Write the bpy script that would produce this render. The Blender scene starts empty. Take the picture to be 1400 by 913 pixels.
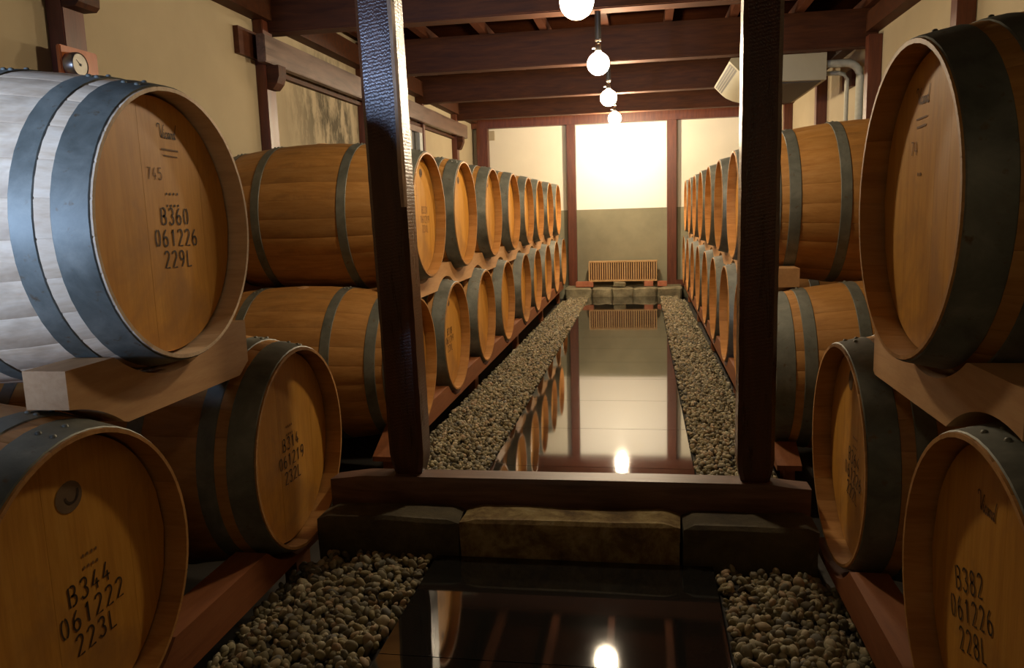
import bpy, math, random
import numpy as np
from mathutils import Vector, Matrix
random.seed(7)
rng = np.random.default_rng(7)
S = bpy.context.scene
C = S.collection
PI = math.pi

# ------------------------------------------------------------------ camera
YAW, PIT, ROL, FPX = 0.168, 0.155, -0.031, 1080.0
def cam_axes():
    cy, sy = math.cos(YAW), math.sin(YAW)
    f = Vector((-sy*math.cos(PIT), cy*math.cos(PIT), -math.sin(PIT)))
    r = Vector((cy, sy, 0)); u = r.cross(f)
    return (r*math.cos(ROL)+u*math.sin(ROL), -r*math.sin(ROL)+u*math.cos(ROL), f)
r_, u_, f_ = cam_axes()
cd = bpy.data.cameras.new('camera'); cam = bpy.data.objects.new('camera', cd); C.objects.link(cam)
cd.sensor_width = 36.0; cd.lens = FPX/1400*36; cd.clip_start = 0.05; cd.clip_end = 100
m = Matrix((r_, u_, -f_)).transposed().to_4x4(); m.translation = Vector((0, 0, 1.0))
cam.matrix_world = m
S.camera = cam

# ------------------------------------------------------------------ world, daylight, exposure
w = bpy.data.worlds.new('world'); S.world = w; w.use_nodes = True
w.node_tree.nodes['Background'].inputs[0].default_value = (0.35, 0.5, 0.9, 1)
w.node_tree.nodes['Background'].inputs[1].default_value = 0.03
S.view_settings.view_transform = 'Standard'; S.view_settings.look = 'None'
S.view_settings.exposure = 0.0; S.view_settings.gamma = 1.0
BULB_STRENGTH = 330.0   # times each lamp's own factor below
BULB_COLOR = (1.0, 0.80, 0.54)
# daylight falling in through the window of the rear wall
al = bpy.data.lights.new('window_daylight', 'AREA'); al.shape = 'RECTANGLE'; al.size = 0.34; al.size_y = 0.42
al.energy = 8.0; al.color = (0.44, 0.62, 1.0); al.spread = math.radians(36)
ao = bpy.data.objects.new('window_daylight', al); C.objects.link(ao)
ao.location = (-1.96, -0.90, 1.17)
ao.rotation_euler = (Vector((-1.38, 1.75, 1.25))-ao.location).to_track_quat('-Z', 'Y').to_euler()

# ------------------------------------------------------------------ materials
def mat(name):
    m = bpy.data.materials.new(name); m.use_nodes = True
    nt = m.node_tree; b = nt.nodes['Principled BSDF']
    return m, nt, b
def N(nt, t, **k):
    n = nt.nodes.new(t)
    for a, v in k.items():
        if a.startswith('i_'):
            n.inputs[a[2:].replace('_', ' ')].default_value = v
        else: setattr(n, a, v)
    return n
def ramp(nt, src, stops):
    r = nt.nodes.new('ShaderNodeValToRGB'); e = r.color_ramp.elements
    while len(e) < len(stops): e.new(0.5)
    for el, (p, c) in zip(e, stops):
        el.position = p; el.color = (c[0], c[1], c[2], 1)
    nt.links.new(src, r.inputs[0]); return r.outputs[0]
def coords(nt, scale=(1, 1, 1), kind='Object'):
    t = nt.nodes.new('ShaderNodeTexCoord'); mp = nt.nodes.new('ShaderNodeMapping')
    mp.inputs['Scale'].default_value = scale
    if kind == 'World':
        g = nt.nodes.new('ShaderNodeNewGeometry'); nt.links.new(g.outputs['Position'], mp.inputs[0])
    else: nt.links.new(t.outputs[kind], mp.inputs[0])
    return mp.outputs[0]
def noise(nt, vec, scale, detail=4, rough=0.55, dist=0.0):
    n = nt.nodes.new('ShaderNodeTexNoise'); nt.links.new(vec, n.inputs['Vector'])
    n.inputs['Scale'].default_value = scale; n.inputs['Detail'].default_value = detail
    n.inputs['Roughness'].default_value = rough; n.inputs['Distortion'].default_value = dist
    return n.outputs[0]
def mix(nt, fac, a, b, mode='MIX'):
    x = nt.nodes.new('ShaderNodeMix'); x.data_type = 'RGBA'; x.blend_type = mode
    for s, v in ((x.inputs[0], fac), (x.inputs[6], a), (x.inputs[7], b)):
        if hasattr(v, 'node'): nt.links.new(v, s)
        elif isinstance(v, (int, float)): s.default_value = v
        else: s.default_value = (v[0], v[1], v[2], 1)
    return x.outputs[2]
def bump(nt, b, h, strength=0.3, dist=0.002):
    n = nt.nodes.new('ShaderNodeBump'); n.inputs['Strength'].default_value = strength
    n.inputs['Distance'].default_value = dist
    nt.links.new(h, n.inputs['Height']); nt.links.new(n.outputs[0], b.inputs['Normal'])
def per_object(nt, vec):
    oi = nt.nodes.new('ShaderNodeObjectInfo'); a = nt.nodes.new('ShaderNodeVectorMath'); a.operation = 'ADD'
    s = nt.nodes.new('ShaderNodeVectorMath'); s.operation = 'SCALE'; s.inputs['Scale'].default_value = 37.0
    cb = nt.nodes.new('ShaderNodeCombineXYZ')
    for i in range(3): nt.links.new(oi.outputs['Random'], cb.inputs[i])
    nt.links.new(cb.outputs[0], s.inputs[0]); nt.links.new(vec, a.inputs[0]); nt.links.new(s.outputs[0], a.inputs[1])
    return a.outputs[0], oi.outputs['Random']
def wood(name, dark, mid, light, scale, rough=0.55, var=0.25, stain=None, bumps=0.25):
    m, nt, b = mat(name)
    v, rnd = per_object(nt, coords(nt, scale))
    g = noise(nt, v, 3.0, 6, 0.6, 0.6)
    col = ramp(nt, g, [(0.3, dark), (0.5, mid), (0.72, light)])
    g2 = noise(nt, v, 14.0, 3, 0.6)
    col = mix(nt, 0.25, col, ramp(nt, g2, [(0.35, dark), (0.6, light)]))
    tint = ramp(nt, rnd, [(0.0, (1-var, 1-var, 1-var)), (1.0, (1, 1, 1))])
    col = mix(nt, 1.0, col, tint, 'MULTIPLY')
    if stain:
        s = noise(nt, coords(nt, (1, 1, 1)), stain[1], 5, 0.65, 0.4)
        col = mix(nt, ramp(nt, s, [(0.52, (0, 0, 0)), (0.72, (1, 1, 1))]), col, stain[0])
    nt.links.new(col, b.inputs['Base Color'])
    b.inputs['Roughness'].default_value = rough
    bump(nt, b, g2, bumps, 0.002)
    return m
M = {}
M['stave'] = wood('oak_staves', (.36, .155, .032), (.48, .225, .055), (.56, .29, .09), (1.2, 9, 9), 0.55, 0.22, ((.20, .10, .035), 3.0))
M['stave_daylit'] = wood('daylit_oak_staves', (.58, .40, .24), (.76, .57, .38), (.84, .67, .48), (1.0, 8, 8), 0.7, 0.10, ((.34, .23, .14), 4.0))  # ordinary stave oak made paler, window daylight put into the colour
M['head'] = wood('oak_head', (.52, .225, .028), (.64, .30, .042), (.71, .36, .065), (9, 9, 1.0), 0.5, 0.06, ((.40, .19, .05), 3.5), 0.12)
M['rail'] = wood('oak_rail', (.48, .25, .10), (.56, .31, .13), (.64, .38, .18), (7, 1.0, 7), 0.6, 0.1)
M['rail_red'] = wood('red_brown_rail', (.19, .060, .018), (.26, .085, .026), (.31, .11, .036), (7, 1.0, 7), 0.55, 0.1)
M['rim'] = wood('chime_wood', (.30, .14, .045), (.42, .21, .07), (.50, .27, .10), (3, 6, 6), 0.55, 0.1)
def dark_wood(name, a, b_, scale, rough=0.38, adze=False):
    m, nt, b = mat(name)
    v, rnd = per_object(nt, coords(nt, scale))
    g = noise(nt, v, 4.0, 6, 0.6, 0.5)
    col = ramp(nt, g, [(0.3, a), (0.7, b_)])
    nt.links.new(col, b.inputs['Base Color'])
    rr = nt.nodes.new('ShaderNodeMapRange'); nt.links.new(g, rr.inputs[0])
    rr.inputs[3].default_value = rough-0.08; rr.inputs[4].default_value = rough+0.14
    nt.links.new(rr.outputs[0], b.inputs['Roughness'])
    if adze:
        wv = nt.nodes.new('ShaderNodeTexWave'); wv.wave_type = 'BANDS'; wv.bands_direction = 'Z'
        mp = coords(nt, (3.0, 3.0, 1)); mp.node.inputs['Rotation'].default_value = (0, .06, 0)
        nt.links.new(mp, wv.inputs['Vector']); wv.inputs['Scale'].default_value = 30.0
        wv.inputs['Distortion'].default_value = 5.0; wv.inputs['Detail'].default_value = 2.0
        wv.inputs['Detail Scale'].default_value = 2.5
        bump(nt, b, wv.outputs['Fac'], 0.35, 0.0010)
    else: bump(nt, b, g, 0.3, 0.003)
    if name in ('dark_beam', 'ceiling_boards', 'joist'): b.inputs['Specular IOR Level'].default_value = 0.0 if name == 'ceiling_boards' else 0.2
    return m
M['post'] = dark_wood('adzed_dark_post', (.030, .010, .006), (.075, .025, .013), (8, 8, 1), 0.27, True)
M['post_plain'] = dark_wood('dark_red_post', (.065, .016, .007), (.135, .037, .015), (8, 8, 1), 0.4)
M['beam'] = dark_wood('dark_beam', (.034, .0105, .0035), (.080, .026, .0085), (1, 8, 8), 0.6)
M['beam_y'] = dark_wood('dark_long_beam', (.07, .038, .026), (.17, .10, .07), (8, 1, 8), 0.36)
M['joist'] = dark_wood('joist', (.06, .02, .010), (.11, .04, .020), (8, 1, 8), 0.4)
M['boards'] = dark_wood('ceiling_boards', (.012, .0035, .0014), (.022, .007, .003), (1, 6, 6), 0.8)
M['sill'] = dark_wood('worn_sill', (.060, .027, .018), (.17, .09, .06), (1, 8, 8), 0.45)
M['worn'] = wood('worn_post_edge', (.16, .08, .045), (.36, .22, .13), (.55, .40, .27), (8, 8, 1.5), 0.35, 0.05)

def hoop_mat():
    m, nt, b = mat('galvanised_hoop')
    v, rnd = per_object(nt, coords(nt, (1, 1, 1)))
    g = noise(nt, v, 9.0, 6, 0.65, 0.3)
    col = ramp(nt, g, [(0.3, (.095, .10, .082)), (0.52, (.165, .17, .142)), (0.75, (.27, .27, .225))])
    s = noise(nt, v, 40.0, 3, 0.6)
    col = mix(nt, ramp(nt, s, [(0.62, (0, 0, 0)), (0.74, (1, 1, 1))]), col, (.13, .085, .045))
    nt.links.new(col, b.inputs['Base Color']); b.inputs['Metallic'].default_value = 0.3
    rr = nt.nodes.new('ShaderNodeMapRange'); nt.links.new(g, rr.inputs[0])
    rr.inputs[3].default_value = 0.44; rr.inputs[4].default_value = 0.62
    nt.links.new(rr.outputs[0], b.inputs['Roughness']); bump(nt, b, s, 0.12, 0.001)
    return m
M['hoop'] = hoop_mat()
def simple(name, c, rough=0.6, metal=0.0, emit=None, var=None):
    m, nt, b = mat(name)
    b.inputs['Base Color'].default_value = (*c, 1); b.inputs['Roughness'].default_value = rough
    b.inputs['Metallic'].default_value = metal
    if emit:
        b.inputs['Emission Color'].default_value = (*emit[0], 1); b.inputs['Emission Strength'].default_value = emit[1]
    g = noise(nt, coords(nt), var[1] if var else 30, 4, 0.6)
    k = var[0] if var else 0.12
    col = ramp(nt, g, [(0.3, tuple(x*(1-k) for x in c)), (0.7, tuple(min(1, x*(1+k)) for x in c))])
    nt.links.new(col, b.inputs['Base Color'])
    return m
M['ink'] = simple('stencil_ink', (.035, .018, .008), 0.7)
M['ink_faint'] = simple('faded_ink', (.20, .095, .03), 0.7)
M['ink_mid'] = simple('brown_ink', (.13, .055, .018), 0.7)
M['ink_patch'] = simple('grey_brown_stain', (.16, .10, .05), 0.7)
M['black'] = simple('black_fitting', (.012, .011, .010), 0.45)
M['chrome'] = simple('bright_metal_collar', (.55, .50, .42), 0.25, 1.0)
M['bulb'] = simple('lit_globe', (.9, .85, .7), 0.3, 0, (BULB_COLOR, BULB_STRENGTH))
M['inside'] = simple('barrel_inside', (.03, .015, .008), 0.9)

def plaster(name, c, k=0.07, stain=False):
    m, nt, b = mat(name)
    v = coords(nt, (1, 1, 1), 'World')
    g = noise(nt, v, 1.6, 5, 0.6)
    col = ramp(nt, g, [(0.3, tuple(x*(1-k) for x in c)), (0.7, tuple(min(1, x*(1+k)) for x in c))])
    if stain:   # mould blotch on the plaster bay left of the near post
        n = noise(nt, coords(nt, (1, 1, .45), 'World'), 7.0, 6, 0.65, 0.15)
        sub = nt.nodes.new('ShaderNodeVectorMath'); sub.operation = 'DISTANCE'
        sc = nt.nodes.new('ShaderNodeVectorMath'); sc.operation = 'MULTIPLY'
        sc.inputs[1].default_value = (1.0, 1.0, 1.5)
        nt.links.new(v, sc.inputs[0]); nt.links.new(sc.outputs[0], sub.inputs[0]); sub.inputs[1].default_value = (-2.2, 5.6, 1.70*1.5)
        mk = ramp(nt, sub.outputs['Value'], [(0.25, (1, 1, 1)), (0.95, (0, 0, 0))])
        mm = mix(nt, 1.0, mk, ramp(nt, n, [(0.42, (0, 0, 0)), (0.56, (1, 1, 1))]), 'MULTIPLY')
        col = mix(nt, mm, col, (.085, .07, .04))
    nt.links.new(col, b.inputs['Base Color']); b.inputs['Roughness'].default_value = 0.9
    bump(nt, b, noise(nt, v, 60, 3), 0.15, 0.002)
    return m
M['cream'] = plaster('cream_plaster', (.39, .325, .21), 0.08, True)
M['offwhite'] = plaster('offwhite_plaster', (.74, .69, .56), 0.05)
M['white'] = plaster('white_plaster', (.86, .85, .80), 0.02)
M['dado'] = plaster('grey_green_mortar', (.235, .22, .145), 0.22)
M['soil'] = plaster('dark_soil', (.022, .017, .012), 0.3)

def slab_mat():
    m, nt, b = mat('polished_black_granite')
    v = coords(nt, (1, 1, 1), 'World')
    s = noise(nt, v, 260, 2, 0.5)
    col = ramp(nt, s, [(0.5, (.008, .008, .007)), (0.75, (.035, .033, .028))])
    nt.links.new(col, b.inputs['Base Color'])
    b.inputs['IOR'].default_value = 2.1
    g = noise(nt, v, 3.0, 4, 0.6)
    rr = nt.nodes.new('ShaderNodeMapRange'); nt.links.new(g, rr.inputs[0])
    rr.inputs[3].default_value = 0.015; rr.inputs[4].default_value = 0.075
    nt.links.new(rr.outputs[0], b.inputs['Roughness'])
    return m
M['slab'] = slab_mat()
def stone_mat(name, stops, scale=6.0, rough=0.85):
    m, nt, b = mat(name)
    v, rnd = per_object(nt, coords(nt, (1, 1, 1)))
    g = noise(nt, v, scale, 7, 0.7, 0.3)
    col = ramp(nt, g, stops); nt.links.new(col, b.inputs['Base Color'])
    b.inputs['Roughness'].default_value = rough
    bump(nt, b, noise(nt, v, 45, 5, 0.7), 0.5, 0.006)
    return m
M['stone_dark'] = stone_mat('dark_step_stone', [(0.3, (.030, .022, .012)), (0.6, (.085, .068, .034)), (0.8, (.19, .155, .08))])
M['stone_moss'] = stone_mat('mossy_step_stone', [(0.3, (.05, .028, .009)), (0.45, (.15, .095, .032)), (0.58, (.27, .20, .08)), (0.75, (.34, .31, .21))], 11.0)
M['stone_edge'] = stone_mat('ledge_stone', [(0.3, (.10, .085, .05)), (0.6, (.26, .23, .14)), (0.8, (.36, .33, .22))], 7.0)
M['brick'] = stone_mat('red_brick', [(0.3, (.30, .10, .05)), (0.7, (.46, .18, .10))], 12.0)
def pebble_mat():
    m, nt, b = mat('river_pebbles')
    g = nt.nodes.new('ShaderNodeNewGeometry'); oi = nt.nodes.new('ShaderNodeObjectInfo')
    a = nt.nodes.new('ShaderNodeMath'); a.operation = 'ADD'; f = nt.nodes.new('ShaderNodeMath'); f.operation = 'FRACT'
    nt.links.new(g.outputs['Random Per Island'], a.inputs[0]); nt.links.new(oi.outputs['Random'], a.inputs[1])
    nt.links.new(a.outputs[0], f.inputs[0])
    col = ramp(nt, f.outputs[0], [(0.0, (.09, .07, .04)), (0.2, (.20, .17, .095)), (0.4, (.29, .24, .12)), (0.55, (.14, .135, .115)),
                                  (0.7, (.36, .31, .18)), (0.85, (.35, .24, .14)), (0.93, (.52, .46, .31)), (1.0, (.17, .16, .09))])
    nz = noise(nt, coords(nt, (1, 1, 1), 'World'), 90, 3)
    col = mix(nt, 0.5, col, ramp(nt, nz, [(0.3, (.55, .55, .55)), (0.7, (1, 1, 1))]), 'MULTIPLY')
    nt.links.new(col, b.inputs['Base Color']); b.inputs['Roughness'].default_value = 0.75
    return m
M['pebble'] = pebble_mat()
M['ac'] = simple('beige_plastic', (.36, .335, .235), 0.45, var=(.04, 6))
M['ac_dark'] = simple('grey_grille', (.032, .029, .022), 0.6)
M['pipe'] = simple('pipe_wrap', (.36, .36, .29), 0.6)
M['duct'] = simple('white_duct_cover', (.42, .46, .46), 0.5)
M['shutter'] = simple('grey_white_shutter', (.42, .42, .38), 0.6)
M['orange_wood'] = wood('orange_board', (.28, .065, .012), (.36, .09, .018), (.42, .12, .03), (6, 6, 1), 0.4, 0.0)
M['dial'] = simple('dial_face', (.55, .54, .48), 0.4)
M['steel'] = simple('dial_case', (.30, .28, .26), 0.3, 0.9)
M['slat'] = wood('pale_slat', (.45, .25, .09), (.62, .38, .16), (.72, .48, .24), (8, 8, 1), 0.5, 0.3)
M['slat_dark'] = wood('brown_slat_panel', (.06, .022, .008), (.10, .035, .012), (.13, .05, .018), (8, 8, 1), 0.5, 0.0)

# ------------------------------------------------------------------ helpers
def mesh(name, verts, faces, mt, smooth=None):
    me = bpy.data.meshes.new(name); me.from_pydata([tuple(v) for v in verts], [], faces)
    me.materials.append(mt); me.validate(); 
    if smooth is not None:
        for p in me.polygons: p.use_smooth = True
        if smooth < 180: me.set_sharp_from_angle(angle=math.radians(smooth))
    me.update(); return me
def obj(name, me, parent=None, loc=None, rot=None):
    o = bpy.data.objects.new(name, me); C.objects.link(o)
    if parent is not None: o.parent = parent
    if loc is not None: o.location = loc
    if rot is not None: o.rotation_euler = rot
    return o
def thing(name, label, cat, loc=(0, 0, 0), group=None):
    o = bpy.data.objects.new(name, None); C.objects.link(o); o.location = loc
    o.empty_display_size = 0.1
    tag(o, label, cat, group); return o
def tag(o, label=None, cat=None, group=None, kind=None):
    if label: o['label'] = label
    if cat: o['category'] = cat
    if group: o['group'] = group
    if kind: o['kind'] = kind
    return o
def struct(o): o['kind'] = 'structure'; return o
def prism(poly, axis, a, b):
    """extrude polygon (list of 2D) along axis 0/1/2 from a to b"""
    n = len(poly); V = []
    for t in (a, b):
        for p in poly:
            q = [p[0], p[1]]; q.insert(axis, t); V.append(q)
    F = [list(range(n)), list(range(2*n-1, n-1, -1))]
    for i in range(n):
        j = (i+1) % n; F.append([i+n, j+n, j, i])
    return V, F
def box_vf(x0, x1, y0, y1, z0, z1, bev=0.0):
    if bev <= 0:
        return prism([(x0, y0), (x1, y0), (x1, y1), (x0, y1)], 2, z0, z1)
    import bmesh
    bm = bmesh.new(); bmesh.ops.create_cube(bm, size=1)
    for v in bm.verts:
        v.co = ((x0+x1)/2+v.co.x*(x1-x0), (y0+y1)/2+v.co.y*(y1-y0), (z0+z1)/2+v.co.z*(z1-z0))
    bmesh.ops.bevel(bm, geom=bm.edges[:], offset=bev, segments=2, affect='EDGES')
    bm.verts.index_update()
    V = [v.co.copy() for v in bm.verts]; F = [[v.index for v in f.verts] for f in bm.faces]; bm.free()
    return V, F
def fixn(me):
    import bmesh
    bm = bmesh.new(); bm.from_mesh(me); bmesh.ops.recalc_face_normals(bm, faces=bm.faces[:]); bm.to_mesh(me); bm.free()
def box(name, x0, x1, y0, y1, z0, z1, mt, parent=None, bev=0.0, origin=None):
    V, F = box_vf(x0, x1, y0, y1, z0, z1, bev)
    me = mesh(name, V, F, mt, 40 if bev else None); fixn(me)
    if origin is not None:
        for v in me.vertices: v.co -= Vector(origin)
    return obj(name, me, parent, origin)
def pbox(name, T, x0, x1, y0, y1, z0, z1, mt, bev=0.0):
    """box given in world coordinates, parented to an unrotated thing T"""
    l = T.location
    return box(name, x0-l.x, x1-l.x, y0-l.y, y1-l.y, z0-l.z, z1-l.z, mt, T, bev)
def merge(parts):
    V, F = [], []
    for v, f in parts:
        o = len(V); V += [tuple(a) for a in v]; F += [[i+o for i in q] for q in f]
    return V, F
def tube(pts, r, n=10, cap=True):
    pts = [Vector(p) for p in pts]; V, F = [], []
    up = Vector((0, 0, 1))
    for i, p in enumerate(pts):
        d = (pts[min(i+1, len(pts)-1)]-pts[max(i-1, 0)]).normalized()
        a = d.cross(up)
        if a.length < 0.1: a = d.cross(Vector((0, 1, 0)))
        a.normalize(); b = a.cross(d)
        rr = r[i] if isinstance(r, (list, tuple)) else r
        for k in range(n):
            t = 2*PI*k/n; V.append(p+a*(rr*math.cos(t))+b*(rr*math.sin(t)))
    for i in range(len(pts)-1):
        for k in range(n):
            j = (k+1) % n; F.append([i*n+k, i*n+j, (i+1)*n+j, (i+1)*n+k])
    if cap:
        F.append(list(range(n))[::-1]); F.append([len(V)-n+k for k in range(n)])
    return V, F
def lathe(prof, n=24, axis=2):
    """prof list of (r, h)"""
    V, F = [], []
    for r, h in prof:
        for k in range(n):
            t = 2*PI*k/n; q = [r*math.cos(t), r*math.sin(t)]; q.insert(axis, h); V.append(q)
    for i in range(len(prof)-1):
        for k in range(n):
            j = (k+1) % n; F.append([i*n+k, i*n+j, (i+1)*n+j, (i+1)*n+k])
    F.append(list(range(n))[::-1]); F.append([len(V)-n+k for k in range(n)])
    return V, F

# ------------------------------------------------------------------ dimensions (metres)
XL, XR = -1.0, 0.48          # planes of the barrel heads, left and right rows
WL, WR, YE, YB = -2.2, 1.62, 10.43, -1.05
SL = 0.0155
def zf(y): return 0.0 if y < 2.4 else -SL*(y-2.4)   # floor falls very slightly in the far room
LB, RH, RB = 1.04, 0.292, 0.352
def rad(x):
    return RH+(RB-RH)*(1-(1-2*x/LB)**2)

# ------------------------------------------------------------------ structure
struct(box('floor', WL-.1, WR+.1, YB-.1, YE+.1, -0.26, -0.18, M['soil']))
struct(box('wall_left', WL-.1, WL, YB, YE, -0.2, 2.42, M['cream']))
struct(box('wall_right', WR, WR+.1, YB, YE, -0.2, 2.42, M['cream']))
struct(box('ceiling', WL-.1, WR+.1, YB-.1, YE+.1, 2.42, 2.47, M['boards']))
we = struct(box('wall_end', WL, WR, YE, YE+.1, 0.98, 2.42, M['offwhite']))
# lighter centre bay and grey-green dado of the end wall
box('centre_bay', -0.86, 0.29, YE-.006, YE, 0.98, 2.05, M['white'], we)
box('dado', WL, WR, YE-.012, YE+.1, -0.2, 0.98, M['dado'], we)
# rear wall with a window behind the camera
V, F = merge([box_vf(WL, -2.15, YB, YB+.1, -.2, 2.42), box_vf(-1.7, WR, YB, YB+.1, -.2, 2.42),
              box_vf(-2.15, -1.7, YB, YB+.1, -.2, 1.0), box_vf(-2.15, -1.7, YB, YB+.1, 1.6, 2.42)])
struct(obj('wall_back', mesh('wall_back', V, F, M['cream'])))

# wall posts, end wall
tr = struct(box('trim_1', -1.02+.05, -0.862, YE-.10, YE-.012, -0.02, 2.06, M['post_plain'], bev=.004))
struct(box('trim_2', .293, .41, YE-.10, YE-.012, -0.02, 2.06, M['post_plain'], bev=.004))
struct(box('trim_3', -2.13, -1.99, YE-.15, YE-.012, -0.1, 2.06, M['post_plain'], bev=.004))
struct(box('trim_4', WL, WR, YE-.13, YE-.012, 2.055, 2.30, M['post_plain'], bev=.004))
struct(box('baseboard_end', .41, 1.1, YE-.10, YE-.012, -0.02, 0.055, M['post_plain']))
box('tie_block', -1.99, -1.915, YE-.05, YE-.012, 1.91, 2.03, M['cream'], bpy.data.objects['trim_3'], .003)

# beams across the hall
for i, y in enumerate((-0.3, 1.3, 2.95, 4.5, 6.1, 7.72, 9.25)):
    struct(box('ceiling_beam', WL, WR, y, y+.125, 2.06, 2.315, M['beam'], bev=.006))
# joists on top of the beams
for k in range(9):
    x = -2.12+.455*k
    if x+.05 < WR: struct(box('ceiling_joist', x, x+.055, YB+.1, YE-.1, 2.315, 2.385, M['joist']))
# wall plates left and right
struct(box('trim_5', WL, WL+.09, YB+.1, YE-.15, 2.12, 2.26, M['beam']))
struct(box('trim_6', WR-.09, WR, YB+.1, YE-.15, 2.15, 2.28, M['beam']))

# wall posts on the side walls with ties and corbels
def wall_post(x0, x1, yc, side, label, corbel=None, tie=None, wd=.12):
    t = thing('wall_post', label, 'post', ((x0+x1)/2, yc, -.18), 'dark posts set in the side walls')
    pbox('shaft', t, x0, x1, yc-wd/2, yc+wd/2, -.18, 2.12, M['post_plain'], .004)
    if tie:
        a, b, z0, z1 = tie
        pbox('tie_end', t, *( (WL, WL+.03) if side < 0 else (WR-.03, WR)), a, b, z0, z1, M['joist'])
    if corbel:
        xw, zt, zb, k = corbel
        l = t.location
        pr = [(x1-l.x, zt-l.z), (xw-l.x, zt-l.z), (xw-l.x, zt-.06-l.z), (xw-l.x-.015, zt-.10-l.z), (xw-.03-l.x, zb+.015-l.z), (xw-.045-l.x, zb-l.z), (x1-l.x, zb-l.z)]
        pr = [(p[0], p[1]) for p in pr]
        V, F = prism(pr, 1, -wd*k/2, wd*k/2)
        me = mesh('corbel', V, F, M['beam']); fixn(me)
        obj('corbel', me, t)
    return t
wall_post(WL, -2.13, 2.84, -1, 'dark wall post behind the wooden dial board, above the pale barrel', (-2.03, 2.11, 1.80, 1.0))
wall_post(WL, -2.14, 4.49, -1, 'dark wall post left of the mould-stained plaster, carrying the long grey lintel', (-2.065, 1.868, 1.735, .8), (4.20, 4.43, 1.895, 2.04))
wall_post(WL, -2.14, 6.15, -1, 'dark wall post just left of the adzed post, right of the mould stain')
wall_post(WL, -2.14, 7.80, -1, 'narrow dark wall post beside the grey shutter', None, None, .07)
wall_post(WL, -2.14, 9.25, -1, 'dark wall post with small corbel under the far end of the lintel', (-2.07, 1.868, 1.72, .8))
for y, lb in ((1.2, None), (2.9, 'dark post on the right wall behind the nearest upper barrel'), (4.45, 'dark post on the right wall above the big upper barrel'),
              (6.04, 'dark post on the right wall beside the white pipe cover'), (7.70, 'dark post on the right wall under the air conditioner'),
              (9.37, 'dark post on the right wall nearest the end wall')):
    if lb: wall_post(WR-.09, WR, y, 1, lb, None, (y+.65, y+.95, 1.87, 2.0) if abs(y-6.04) < .1 else None, .09)

# long lintel on corbels along the left wall
lin = box('lintel_beam', -2.138, -2.085, 4.33, 9.55, 1.868, 2.02, M['beam_y'], bev=.005, origin=(-2.11, 6.9, 1.868))
tag(lin, 'long grey-brown lintel beam on corbels along the left wall', 'beam')
rb = struct(box('lintel_shade_strip', WL, -2.165, 4.55, 9.2, 1.84, 1.866, M['beam']))  # dark strip standing in for the shadow line under the lintel

# shutter in the left wall
sh = thing('sliding_shutter', 'grey sliding shutter with dark gap in left wall behind the adzed post', 'shutter', (-2.17, 7.2, 1.2))
pbox('panel', sh, WL, -2.16, 6.2, 7.42, 1.2, 1.80, M['shutter'])
pbox('panel_rail', sh, WL, -2.145, 6.2, 7.75, 1.775, 1.83, M['beam_y'])
pbox('dark_gap', sh, WL, -2.185, 7.42, 7.62, 1.2, 1.775, M['black'])
pbox('stile', sh, WL, -2.14, 7.62, 7.72, 1.2, 1.775, M['duct'])

# ------------------------------------------------------------------ the two posts on the sill, sill, step
def post(x0, x1, y0, y1, label, name='square_post', lean=0.0, taper=0.0):
    t = thing(name, label, 'post', ((x0+x1)/2, (y0+y1)/2, .186))
    nz = 60; ch = .012; l = t.location
    sec = [(x0+ch, y0), (x1-ch, y0), (x1, y0+ch), (x1, y1-ch), (x1-ch, y1), (x0+ch, y1), (x0, y1-ch), (x0, y0+ch)]
    V, F = [], []
    for i in range(nz+1):
        z = .186+(2.06-.186)*i/nz if False else .186+(2.315-.186)*i/nz
        for k, (x, y) in enumerate(sec):
            j = .0007; u = i/nz
            x = x+lean*u+(x-(x0+x1)/2)*taper*u
            s = .012*max(0, 1-i/1.5)      # rounded foot
            cx, cy = l.x, l.y
            V.append((x-cx+random.uniform(-j, j)-math.copysign(s, x-cx), y-cy+random.uniform(-j, j)-math.copysign(s, y-cy), z-l.z))
    n = 8
    for i in range(nz):
        for k in range(n):
            F.append([i*n+k, i*n+(k+1) % n, (i+1)*n+(k+1) % n, (i+1)*n+k])
    F += [list(range(n))[::-1], [nz*n+k for k in range(n)]]
    me = mesh('shaft', V, F, M['post'], 30); fixn(me); obj('shaft', me, t)
    return t, l
pl, l = post(-.793, -.684, 2.295, 2.405, 'adze-marked dark post on the sill at left, bluish sheen near its top', lean=-.040, taper=.10)
pr, l = post(.268, .373, 2.30, 2.39, 'dark brown square post on the sill at right')
# worn, splintered arris of the left post
V, F = [], []
for i in range(46):
    z = 1.02+i*.028; wdt = .006+.010*abs(math.sin(i*.37)*math.cos(i*.13))
    u = (z-.186)/2.159; xe = -.684-.040*u+.0054*u
    V += [(xe-.012-wdt*.3, 2.2940, z), (xe-.005, 2.2960, z), (xe+.0012, 2.303+wdt*.6, z)]
for i in range(45):
    a = i*3; F += [[a, a+1, a+4, a+3], [a+1, a+2, a+5, a+4]]
l = pl.location
me = mesh('worn_edge', [(x-l.x, y-l.y, z-l.z) for x, y, z in V], F, M['worn']); 
we_ = obj('worn_edge', me, pl); we_['label'] = 'pale splintered corner of the post'

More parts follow.
